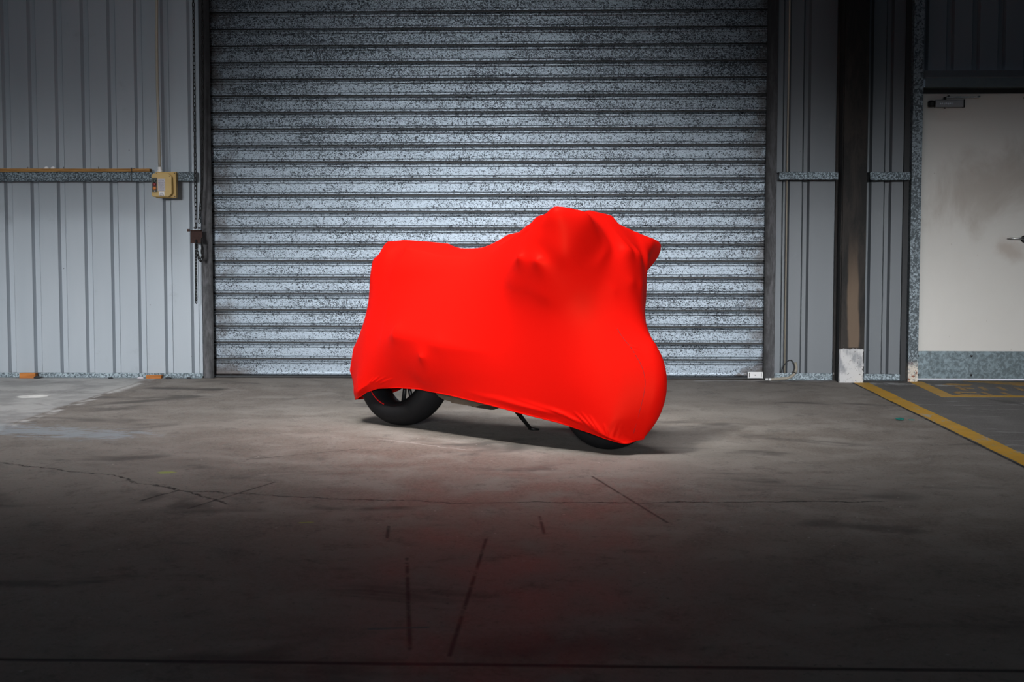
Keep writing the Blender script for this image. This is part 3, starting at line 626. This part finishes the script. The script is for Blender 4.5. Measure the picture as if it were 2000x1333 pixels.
# ------------------------------------------------------------------ the motorcycle
# capsules: (a, b, ra, rb)
CAPS=[
 # seat / tail
 ((-.352,.0,.912),(-.10,.0,.96),.010,.03),
 ((-.28,-.085,1.005),(-.02,-.10,.985),.014,.02),
 ((-.02,-.10,.985),(.30,-.09,.945),.02,.02),
 ((.01,.105,.940),(.28,.122,.893),.010,.010),
 ((.28,.122,.893),(.60,.135,.878),.010,.010),
 ((-.25,.0,1.00),(.20,.0,.97),.02,.02),
 ((.15,-.06,.9),(.62,-.06,.92),.06,.07),
 ((.15,.06,.88),(.62,.06,.86),.05,.07),
 # tank
 ((.68,0,.95),(1.0,0,.98),.09,.11),
 ((.62,0,.75),(1.0,0,.70),.15,.2),
 # engine / side fairing
 ((.7,.0,.45),(1.15,.0,.50),.18,.22),
 ((1.1,.0,.70),(1.25,.0,.75),.20,.17),
 # windshield
 ((1.19,.07,1.105),(1.20,-.07,1.115),.035,.033),
 ((1.195,.06,1.098),(1.36,.08,.92),.035,.045),
 ((1.195,.025,1.105),(1.39,.035,.93),.035,.05),
 ((1.195,-.025,1.105),(1.39,-.035,.93),.035,.05),
 ((1.195,-.06,1.098),(1.36,-.08,.92),.035,.045),
 # nose
 ((1.25,.12,1.0),(1.34,.15,.86),.035,.05),
 ((1.25,-.12,1.0),(1.34,-.15,.86),.035,.05),
 ((1.36,.10,.88),(1.42,0.03,.79),.05,.05),
 ((1.37,-.11,.89),(1.425,-.03,.79),.045,.045),
 ((1.33,.16,.80),(1.40,.10,.74),.05,.04),
 ((1.33,-.16,.80),(1.40,-.10,.74),.05,.04),
 # mirrors
 ((1.255,.415,1.075),(1.335,.285,1.062),.025,.026),
 ((1.255,.41,1.045),(1.33,.29,1.035),.024,.016),
 ((1.265,-.42,1.07),(1.33,-.29,1.055),.024,.02),
 ((1.26,-.415,1.045),(1.33,-.29,1.035),.024,.016),
 # levers, bar ends
 ((1.04,.30,.86),(1.058,.395,.851),.013,.014),
 ((1.14,.30,.85),(1.182,.405,.830),.015,.017),
 ((.93,-.25,.87),(.92,-.33,.865),.014,.014),
 ((.99,-.25,.86),(1.0,-.32,.855),.015,.015),
 # muffler
 ((.175,.20,.465),(.50,.225,.428),.068,.068),
 ((.50,.225,.428),(.84,.215,.405),.068,.045),
 ((.385,.22,.36),(.388,.275,.355),.014,.01),
 ((.42,.22,.43),(.42,.27,.43),.02,.012),
 ((.385,-.22,.36),(.388,-.29,.355),.012,.008),
 # front axle, fender
 ((1.376,.05,.317),(1.376,.125,.317),.02,.016),
 ((1.376,-.05,.317),(1.376,-.125,.317),.02,.016),
 ((1.28,0,.60),(1.46,0,.59),.055,.045),
 ((1.46,0,.59),(1.585,0,.49),.045,.035),
]
DISCS=[((.01,0,.315),.233,.080),((1.392,0,.300),.240,.060)]
PUSH=.004
FR=.3
def cands(P,infl,margin):
    """vertices near each obstacle"""
    Q=P.reshape(-1,3); out=[]
    for a,b,ra,rb in CAPS:
        a=np.array(a);b=np.array(b);m=max(ra,rb)+infl+margin
        out.append(np.nonzero(((Q>np.minimum(a,b)-m)&(Q<np.maximum(a,b)+m)).all(1))[0])
    return out
def push(P,infl,cd):
    Q=P.reshape(-1,3)
    for (c,R,r) in DISCS:
        q=Q-np.array(c); rho=np.hypot(q[:,0],q[:,2])+1e-9
        e=np.maximum(rho-R,0); d=np.sqrt(e**2+q[:,1]**2)+1e-9
        pen=np.maximum(r+PUSH+infl-d,0)
        n=np.stack([q[:,0]/rho*e, q[:,1], q[:,2]/rho*e],-1)/d[:,None]
        Q+=n*pen[:,None]
    for (a,b,ra,rb),ix in zip(CAPS,cd):
        if not len(ix): continue
        a=np.array(a);b=np.array(b);ab=b-a; S=Q[ix]
        t=np.clip(((S-a)@ab)/(ab@ab),0,1); q=S-(a+t[:,None]*ab)
        d=np.linalg.norm(q,axis=1)+1e-9; pen=np.maximum(ra+(rb-ra)*t+PUSH+infl-d,0)
        Q[ix]=S+q*(pen/d)[:,None]
    return Q.reshape(P.shape)
TENS=[]
def seg(a,b,r,both=False):
    TENS.append((a,b,r,r))
    if both: TENS.append(((a[0],-a[1],a[2]),(b[0],-b[1],b[2]),r,r))
# lines of tension of the stretched cloth
seg((-.325,0,.91),(-.30,-.0,.62),.006)
seg((-.30,.0,.62),(-.35,0,.48),.008)
seg((-.35,0,.48),(-.368,0,.29),.016)
seg((-.35,.04,.40),(-.355,.04,.27),.012,True)
seg((1.25,.42,1.07),(.58,.11,.90),.004,True)
seg((1.25,.42,1.07),(1.19,.07,1.12),.004,True)
seg((1.33,.30,1.07),(1.19,.07,1.12),.004,True)
seg((1.12,.36,.84),(1.2,.22,.6),.004)
seg((1.25,.415,1.045),(1.058,.375,.858),.004)
seg((1.26,.41,1.035),(1.182,.38,.842),.004)
seg((1.42,.08,.72),(1.51,.05,.58),.012,True)
# hem, right side rear -> front  (u, v, z)
HEMPX=[(716,766,.10),(738,758.5,.125),(777,757.5,.15),(816,760,.175),(878,772,.195),(956,791,.205),(1031,811,.2),(1089,825,.185),(1148,844,.155),(1180,856,.135),(1206,864,.115),(1222,867,.10)]
HEM=np.array([(-.335,.0,.118),(-.30,.045,.114),(-.245,.085,.118)]+[tuple(hit(*q)) for q in HEMPX]+[(1.592,.07,.045),(1.60,.035,.06),(1.612,.0,.07)])
def resample(C,n):
    s=np.r_[0,np.cumsum(np.linalg.norm(np.diff(C,axis=0),axis=1))]
    # catmull style smoothing through dense cubic interpolation
    t=np.linspace(0,s[-1],n); out=np.stack([np.interp(t,s,C[:,k]) for k in range(3)],1)
    for _ in range(3): out[1:-1]=.25*out[:-2]+.5*out[1:-1]+.25*out[2:]
    return out
def boundary(NU,NW):
    """closed half loops: edges of a NU x NW grid"""
    R=resample(HEM,400)
    s=np.r_[0,np.cumsum(np.linalg.norm(np.diff(R,axis=0),axis=1))]; s/=s[-1]
    s0,s1=.055,.965
    def at(t): return np.stack([np.interp(t,s,R[:,k]) for k in range(3)],-1)
    m=np.array([1,-1,1.])
    right=at(np.linspace(s0,s1,NU)); left=right*m
    k=np.clip((right[:,0]-1.2)/.35,0,1); k=k*k*(3-2*k); left[:,2]+=.065*np.clip((right[:,0]+.33)/.2,.5,1); left[:,1]*=1-.3*k
    w=np.linspace(-1,1,NW)
    rear=at(s0*(1-0)*np.abs(w)); rear[:,1]*=-np.sign(w) if False else 1
    rear=at(s0*np.abs(w)); rear[:,1]=np.where(w>0,-rear[:,1],rear[:,1])
    front=at(1-(1-s1)*np.abs(w)); front[:,1]=np.where(w>0,-front[:,1]*.7,front[:,1]); front[:,2]+=np.where(w>0,.065*w,0); rear[:,2]+=np.where(w>0,.0325*w,0)
    return right,left,rear,front
def setb(P):
    r,l,re,fr=boundary(P.shape[0],P.shape[1]); P[:,0]=r;P[:,-1]=l;P[0]=re;P[-1]=fr
def up(P,n,m):
    a=np.linspace(0,P.shape[0]-1,n);b=np.linspace(0,P.shape[1]-1,m)
    i=np.minimum(a.astype(int),P.shape[0]-2);fa=(a-i)[:,None,None]
    Q=P[i]*(1-fa)+P[i+1]*fa
    j=np.minimum(b.astype(int),P.shape[1]-2);fb=(b-j)[None,:,None]
    return Q[:,j]*(1-fb)+Q[:,j+1]*fb
def relax(P,its,infl0,infl1):
    for k in range(its):
        infl=infl0+(infl1-infl0)*min(1,k/(its*.6))
        if k%8==0: cd=cands(P[1:-1,1:-1],infl,.05)
        L=.25*(P[:-2,1:-1]+P[2:,1:-1]+P[1:-1,:-2]+P[1:-1,2:])
        G=push(L.copy(),infl,cd); c=(np.abs(G-L).sum(-1)>1e-7)[...,None]
        Q=P[1:-1,1:-1]; G=np.where(c,Q+(G-Q)*FR,G); G=push(G,infl,cd) if FR<1 else G
        P[1:-1,1:-1]=G
    return P
def sdf(Q,cull=None):
    d=np.full(len(Q),9.)
    for (c,R,r) in DISCS:
        q=Q-np.array(c); rho=np.hypot(q[:,0],q[:,2]).astype(float)
        d=np.minimum(d,np.hypot(np.maximum(rho-R,0),q[:,1])-r)
    for a,b,ra,rb in CAPS+TENS:
        a=np.array(a);b=np.array(b);ab=b-a
        t=np.clip(((Q-a)@ab)/(ab@ab),0,1); q=Q-(a+t[:,None]*ab)
        d=np.minimum(d,np.sqrt((q*q).sum(1))-ra-(rb-ra)*t)
    return d-PUSH
def smooth(P,k):
    for _ in range(k): P[1:-1,1:-1]=.5*P[1:-1,1:-1]+.125*(P[:-2,1:-1]+P[2:,1:-1]+P[1:-1,:-2]+P[1:-1,2:])
    return P
PULL=[((1.36,-.30,.90),.12,(-.055,.075,0)),((1.37,.27,.93),.075,(-.01,-.055,0))]
def solve(levels=((71,61,260),(141,121,220),(281,241,160)),verbose=False):
    n,m=41,41
    w=np.linspace(0,1,m)[None,:]
    P=np.zeros((n,m,3)); r,l,re,fr=boundary(n,m); a=np.linspace(0,math.pi,m)
    for i in range(n):
        f=math.sin(math.pi*i/(n-1))**.35
        P[i,:,0]=-.5*np.cos(math.pi*i/(n-1))*2.3+.65
        P[i,:,1]=np.cos(a)*.65*f; P[i,:,2]=.1+np.sin(a)*1.35*f
    setb(P); M=relax(P,400,.17,.14)
    R=None
    for k,(n,m,its) in enumerate(levels):
        Mk=up(M,n,m); smooth(Mk,12); setb(Mk)
        O=np.zeros_like(Mk); O[...,0]=np.clip(Mk[...,0],.0,1.2); q=np.clip((Mk[...,2]-.1)/.8,0,1); O[...,2]=.27+.33*q*q*(3-2*q)
        V=Mk-O; R0=np.linalg.norm(V,axis=-1); V/=R0[...,None]
        # farthest point of the bike along every ray
        r=R0.ravel()*1.25+.1; Vf=V.reshape(-1,3); Of=O.reshape(-1,3); act=np.arange(len(r))
        for it in range(40):
            d=sdf(Of[act]+Vf[act]*r[act,None]); 
            go=(d>5e-4)&(r[act]>.03); act=act[go]
            if not len(act): break
            r[act]-=d[go]*.95
        OB=r.reshape(R0.shape)
        R=R0.copy() if R is None else up(R[...,None],n,m)[...,0]
        R=np.maximum(R,OB); R[0]=R0[0];R[-1]=R0[-1];R[:,0]=R0[:,0];R[:,-1]=R0[:,-1]
        for it in range(its):
            P=O+V*R[...,None]
            L=.25*(P[2:,1:-1]+P[:-2,1:-1]+P[1:-1,2:]+P[1:-1,:-2])-P[1:-1,1:-1]
            R[1:-1,1:-1]=np.maximum(R[1:-1,1:-1]+(L*V[1:-1,1:-1]).sum(-1),OB[1:-1,1:-1])
    P=O+V*R[...,None]
    # the elastic strap under the nose draws the cloth in below the mirrors
    for c,r,d in PULL:
        P=P+np.exp(-((P-np.array(c))**2).sum(-1)/r**2)[...,None]*np.array(d)
    return P

AXV=b2w(np.array([0,1.,0]))-b2w(np.array([0,0.,0])); AXU=UA; AXZ=b2w(np.array([0,0,1.]))-b2w(np.array([0,0,0.]))
moto=empty('motorcycle',tuple(RC),'motorcycle on its side stand hidden under the red cover, black tyres showing','motorcycle')
def tyre(c,R,w,rr,parent):
    """crowned tyre: R outer radius, w width, rr rim radius"""
    prof=[]
    for a in np.linspace(-90,90,25):
        s=math.sin(math.radians(a)); prof.append((R-(R-rr-.03)*(1-math.cos(math.radians(a))**.9) ,w/2*s*1.0))
    prof+=[(rr+.012,w/2*.93),(rr,w/2*.80),(rr,-w/2*.80),(rr+.012,-w/2*.93)]
    bm=lathe(bmesh.new(),b2w(np.array(c)),AXV,prof,96,closed_prof=True)
    o=obj('tyre',bm,M['rubber'],parent,smooth=True); return o
def rim(c,rr,w,parent,n=5):
    C=b2w(np.array(c)); bm=bmesh.new()
    lathe(bm,C,AXV,[(rr+.002,w/2),(rr+.008,w/2+.002),(rr+.008,w/2-.004),(rr-.012,w/2-.012),(rr-.020,.0),(rr-.012,-w/2+.012),(rr+.008,-w/2+.004),(rr+.008,-w/2-.002),(rr+.002,-w/2),(rr-.018,-w/2+.012),(rr-.026,0),(rr-.018,w/2-.012)],72,closed_prof=True)
    o=obj('rim',bm,M['rim'],parent,smooth=True)
    return o
def spokes(c,rr,parent,n,off):
    C=b2w(np.array(c))
    for k in range(n):
        bm=bmesh.new()
        for s in (-1,1):
            a=off+2*math.pi*k/n; a2=a+s*.17
            A=C+.045*(math.cos(a)*AXU+math.sin(a)*AXZ); B=C+(rr-.02)*(math.cos(a2)*AXU+math.sin(a2)*AXZ)
            tube(bm,[A,(A+B)/2,B],[.015,.011,.012],8)
        obj('spoke',bm,M['rim'],parent,smooth=True)
    bm=bmesh.new(); lathe(bm,C,AXV,[(0,-.06),(.03,-.06),(.045,-.04),(.045,.04),(.03,.06),(0,.06)],24); obj('hub',bm,M['darksteel'],parent,smooth=False)
rw=bpy.data.objects.new('rear_wheel',None); COL.objects.link(rw); rw.parent=moto; rw.location=Vector(b2w(np.array([.01,0,.312])))-Vector(RC)
cR=(.01,0,.3135); tyre(cR,.3125,.185,.214,rw); rm=rim(cR,.212,.15,rw); spokes(cR,.21,rw,5,math.radians(-90+15))
# strip of red tape on the rim edge
C=b2w(np.array(cR)); a=np.radians(np.linspace(-138,-103,24)); arc=[C+AXV*.079+.2165*(math.cos(q)*AXU+math.sin(q)*AXZ) for q in a]
o=obj('rim_tape',tube(bmesh.new(),arc,.0028,6),M['red_tape'],rm); o['label']='red rim stripe'
fw=bpy.data.objects.new('front_wheel',None); COL.objects.link(fw); fw.parent=moto; fw.location=Vector(b2w(np.array([1.392,0,.30])))-Vector(RC)
cF=(1.392,0,.2985); tyre(cF,.2975,.120,.214,fw); rim(cF,.212,.088,fw); spokes(cF,.21,fw,5,.3)
def caps(name,mat,lst,parent=moto,sh=.006,seg=16,mirror=False):
    bm=bmesh.new()
    for a,b,ra,rb in lst:
        for m in ((1,-1) if mirror else (1,)):
            A=np.array(a)*np.array([1,m,1]);B=np.array(b)*np.array([1,m,1]); L=np.linalg.norm(B-A); d=(B-A)/L; pts=[];rad=[]
            for q in np.linspace(90,0,6): pts.append(A-d*(ra-sh)*math.sin(math.radians(q))); rad.append(max(.0008,(ra-sh)*math.cos(math.radians(q))))
            for q in (.33,.66): pts.append(A+(B-A)*q); rad.append(ra-sh+(rb-ra)*q)
            for q in np.linspace(0,90,6): pts.append(B+d*(rb-sh)*math.sin(math.radians(q))); rad.append(max(.0008,(rb-sh)*math.cos(math.radians(q))))
            tube(bm,[b2w(p) for p in pts],rad,seg)
    return obj(name,bm,mat,parent,smooth=True)
caps('seat',M['body'],[((-.29,.0,.915),(-.10,.0,.95),.012,.03),((-.24,-.07,.985),(-.02,-.08,.97),.014,.02),((-.02,-.08,.97),(.28,-.08,.935),.02,.02)]+CAPS[5:8],sh=.010); caps('fuel_tank',M['body'],CAPS[8:10]); caps('engine',M['darksteel'],CAPS[10:12],sh=.02)
ws=caps('windshield',M['black'],CAPS[12:17],sh=.014); caps('nose_fairing',M['body'],CAPS[17:23])
caps('mirror',M['black'],[((1.275,.375,1.045),(1.33,.29,1.035),.020,.016)],sh=.002); caps('mirror',M['black'],[((1.285,-.33,1.045),(1.33,-.27,1.03),.014,.012)],sh=.002)
caps('handlebar',M['darksteel'],[((1.0,.08,.88),(1.07,.340,.856),.015,.013),((.97,-.08,.88),(.92,-.30,.865),.015,.013)],sh=.005)
caps('brake_lever',M['darksteel'],[((1.14,.25,.85),(1.185,.345,.840),.014,.012)],sh=.003); caps('clutch_lever',M['darksteel'],[CAPS[30]],sh=.005)
caps('muffler',M['darksteel'],CAPS[31:33]); caps('footpeg',M['black'],[CAPS[33]],sh=.003); caps('footpeg',M['black'],[CAPS[35]],sh=.003)
caps('muffler_bracket',M['black'],[CAPS[34]],sh=.004); caps('axle',M['darksteel'],CAPS[36:38],sh=.004)
caps('front_fender',M['body'],CAPS[38:40])
caps('swingarm',M['darksteel'],[((.01,.085,.31),(.62,.07,.40),.028,.035),((.01,-.085,.31),(.62,-.07,.40),.028,.035)],sh=.002)
caps('fork_leg',M['darksteel'],[((1.385,.085,.31),(1.17,.085,.86),.022,.026)],sh=.002); caps('fork_leg',M['darksteel'],[((1.385,-.085,.31),(1.17,-.085,.86),.022,.026)],sh=.002)
# under-engine exhaust box
prof=[(.296,.235),(.300,.196),(.335,.172),(.375,.158),(.425,.152),(.430,.146),(.565,.141),(.575,.136),(.600,.138),(.640,.152),(.760,.150),(.80,.20),(.76,.235)]
bm=bmesh.new(); A=[];B=[];A2=[];B2=[]
for u,z in prof: A.append(bm.verts.new(b2w(np.array([u,.062,z])))); B.append(bm.verts.new(b2w(np.array([u,-.09,z]))))
bm.faces.new(A);bm.faces.new(B[::-1])
for k in range(len(prof)): bm.faces.new((A[k],A[(k+1)%len(prof)],B[(k+1)%len(prof)],B[k]))
o=obj('exhaust_box',bm,M['pan'],moto,bevel=.008); o['label']='heat-stained exhaust box under the engine'
# side stand
ft=w2b(np.array([*floorpt(1036,842)[:2],.012])); ft2=w2b(np.array([*floorpt(1047,842)[:2],.006]))
ks=bpy.data.objects.new('side_stand',None); COL.objects.link(ks); ks.parent=moto
bm=bmesh.new(); top=np.array([.62,-.10,.235]); tube(bm,[b2w(top),b2w(top*.4+ft*.6),b2w(ft)],[.014,.012,.009],10); obj('leg',bm,M['black'],ks,smooth=True)
bm=bmesh.new(); tube(bm,[b2w(ft+np.array([-.012,0,0])),b2w(ft+np.array([.01,-.005,-.001])),b2w(ft2+np.array([.012,-.01,.003]))],[.008,.0085,.005],10); obj('foot',bm,M['black'],ks,smooth=True)
bm=bmesh.new(); tube(bm,[b2w(np.array([.66,-.10,.20])),b2w(np.array([.690,-.165,.15])),b2w(np.array([.685,-.20,.112]))],.004,8); obj('spring',bm,M['black'],ks,smooth=True)

# ------------------------------------------------------------------ the cover
G=solve()
NI,NJ=G.shape[:2]; G=up(G,(NI-1)*2+1,(NJ-1)*2+1)
for _ in range(3):
    G[1:-1,1:-1]=.4*G[1:-1,1:-1]+.15*(G[:-2,1:-1]+G[2:,1:-1]+G[1:-1,:-2]+G[1:-1,2:])
def normals(G):
    du=np.gradient(G,axis=0); dw=np.gradient(G,axis=1); n=np.cross(du,dw); n/=np.linalg.norm(n,axis=-1,keepdims=True)+1e-12
    c=np.array([.6,0,.5]); s=np.sign(((G-c)*n).sum(-1)); s=1 if s.mean()>0 else -1
    return n*s
WR=[
 ((1.555, 0.126, 0.049),(1.57, 0.116, 0.127),0.0055,0.0042),
 ((1.562, 0.115, 0.048),(1.589, 0.09, 0.122),0.0055,0.0042),
 ((1.57, 0.103, 0.048),(1.595, 0.065, 0.101),0.0055,0.004),
 ((1.538, 0.145, 0.052),(1.551, 0.138, 0.126),0.006,0.0032),
 ((1.581, 0.087, 0.046),(1.602, 0.046, 0.091),0.005,0.0035),
 ((1.471, 0.175, 0.08),(1.377, 0.193, 0.161),0.007,0.0045),
 ((1.438, 0.181, 0.093),(1.336, 0.196, 0.159),0.007,0.0045),
 ((1.494, 0.168, 0.068),(1.421, 0.186, 0.15),0.007,0.004),
 ((1.388, 0.184, 0.108),(1.198, 0.204, 0.161),0.008,0.006),
 ((1.524, 0.156, 0.058),(1.497, 0.167, 0.118),0.006,0.0035),
 ((-0.08, 0.152, 0.206),(-0.009, 0.166, 0.247),0.0055,0.004),
 ((-0.063, 0.147, 0.206),(0.043, 0.169, 0.248),0.0055,0.004),
 ((-0.043, 0.141, 0.203),(0.102, 0.171, 0.242),0.006,0.004),
 ((-0.099, 0.153, 0.197),(-0.052, 0.162, 0.24),0.0055,0.0035),
 ((1.232, 0.431, 1.075),(0.80, 0.17, 0.975),0.008,0.006),
 ((1.235, 0.43, 1.06),(0.90, 0.25, 0.95),0.007,0.005),
 ((1.26, 0.434, 1.034),(1.12, 0.364, 0.988),0.007,0.004),
 ((1.232, 0.431, 1.075),(0.70, 0.14, 0.965),0.008,0.004),
 ((1.283, 0.191, 0.13),(0.807, 0.217, 0.195),0.01,0.006),
 ((1.344, 0.191, 0.134),(0.977, 0.217, 0.192),0.01,0.004),
 ((1.164, 0.2, 0.139),(0.638, 0.214, 0.208),0.012,0.003),
 ((1.538, 0.1, 0.493),(1.582, 0.071, 0.481),0.004,0.003),
 ((1.552, 0.097, 0.476),(1.6, 0.067, 0.46),0.004,0.003),
 ((1.566, 0.094, 0.458),(1.606, 0.067, 0.449),0.004,0.0025),
]
SEAM_F= [(1.478, 0.123, 0.565), (1.511, 0.11, 0.521), (1.547, 0.096, 0.486), (1.576, 0.09, 0.45), (1.607, 0.081, 0.408), (1.63, 0.075, 0.359), (1.639, 0.074, 0.307), (1.634, 0.075, 0.243), (1.616, 0.072, 0.153), (1.594, 0.058, 0.088)]
SEAM_R= [(-0.241, 0.117, 0.291), (-0.228, 0.124, 0.234), (-0.197, 0.138, 0.18), (-0.199, 0.128, 0.144)]

nr=normals(G)
disp=np.zeros(G.shape[:2])
for a,b,sg,am in WR:
    a=np.array(a);b=np.array(b);ab=b-a; t=((G-a)@ab)/(ab@ab); tc=np.clip(t,0,1); q=G-(a+tc[...,None]*ab)
    q=q-nr*(q*nr).sum(-1,keepdims=True)*.8
    d=np.linalg.norm(q,axis=-1); taper=np.clip(tc*4,0,1)**.7*np.clip((1-tc)*1.6,0,1)**.8
    disp+=1.5*am*np.exp(-(d/sg)**2)*(taper if True else 1)
disp[:1]=0
G=G+nr*disp[...,None]
Wd=b2w(G); n,m=Wd.shape[:2]
me=bpy.data.meshes.new('motorcycle_cover')
idx=np.arange(n*m).reshape(n,m); q=np.stack([idx[:-1,:-1],idx[:-1,1:],idx[1:,1:],idx[1:,:-1]],-1).reshape(-1,4)
base=np.array(RC)
me.vertices.add(n*m); me.vertices.foreach_set('co',(Wd-base).astype(np.float32).ravel())
me.loops.add(q.size); me.loops.foreach_set('vertex_index',q.astype(np.int32).ravel())
me.polygons.add(len(q)); me.polygons.foreach_set('loop_start',np.arange(0,q.size,4,dtype=np.int32)); me.polygons.foreach_set('loop_total',np.full(len(q),4,dtype=np.int32))
me.update(calc_edges=True); me.validate()
for p in me.polygons: p.use_smooth=True
root=empty('motorcycle_cover',tuple(RC),'bright red stretch cover pulled tight over the motorcycle','motorcycle cover')
cv=link('cloth',me,M['cover'],root)
md=cv.modifiers.new('thickness','SOLIDIFY'); md.thickness=.0012; md.offset=-1
# seams of the centre panel and of the tail panel
nr2=normals(G)
for S in (SEAM_F,SEAM_R):
    pts=spline(S,60); out=[]
    for q in pts:
        k=np.unravel_index(((G-q)**2).sum(-1).argmin(),G.shape[:2]); out.append(np.array(q)-nr2[k]*float((np.array(q)-G[k])@nr2[k]))
    out=np.array(out)
    for _ in range(4): out[1:-1]=.25*out[:-2]+.5*out[1:-1]+.25*out[2:]
    bm=bmesh.new(); tube(bm,[b2w(q) for q in out],.0019,6); obj('seam',bm,M['thread'],root,smooth=True)
# elastic hem around the opening
loop=np.concatenate([Wd[:,0],Wd[-1,1:],Wd[-2::-1,-1],Wd[0,-2:0:-1]])[::3]
bm=bmesh.new(); tube(bm,list(loop),.0035,8,closed=True); obj('hem',bm,M['cover'],root,smooth=True)
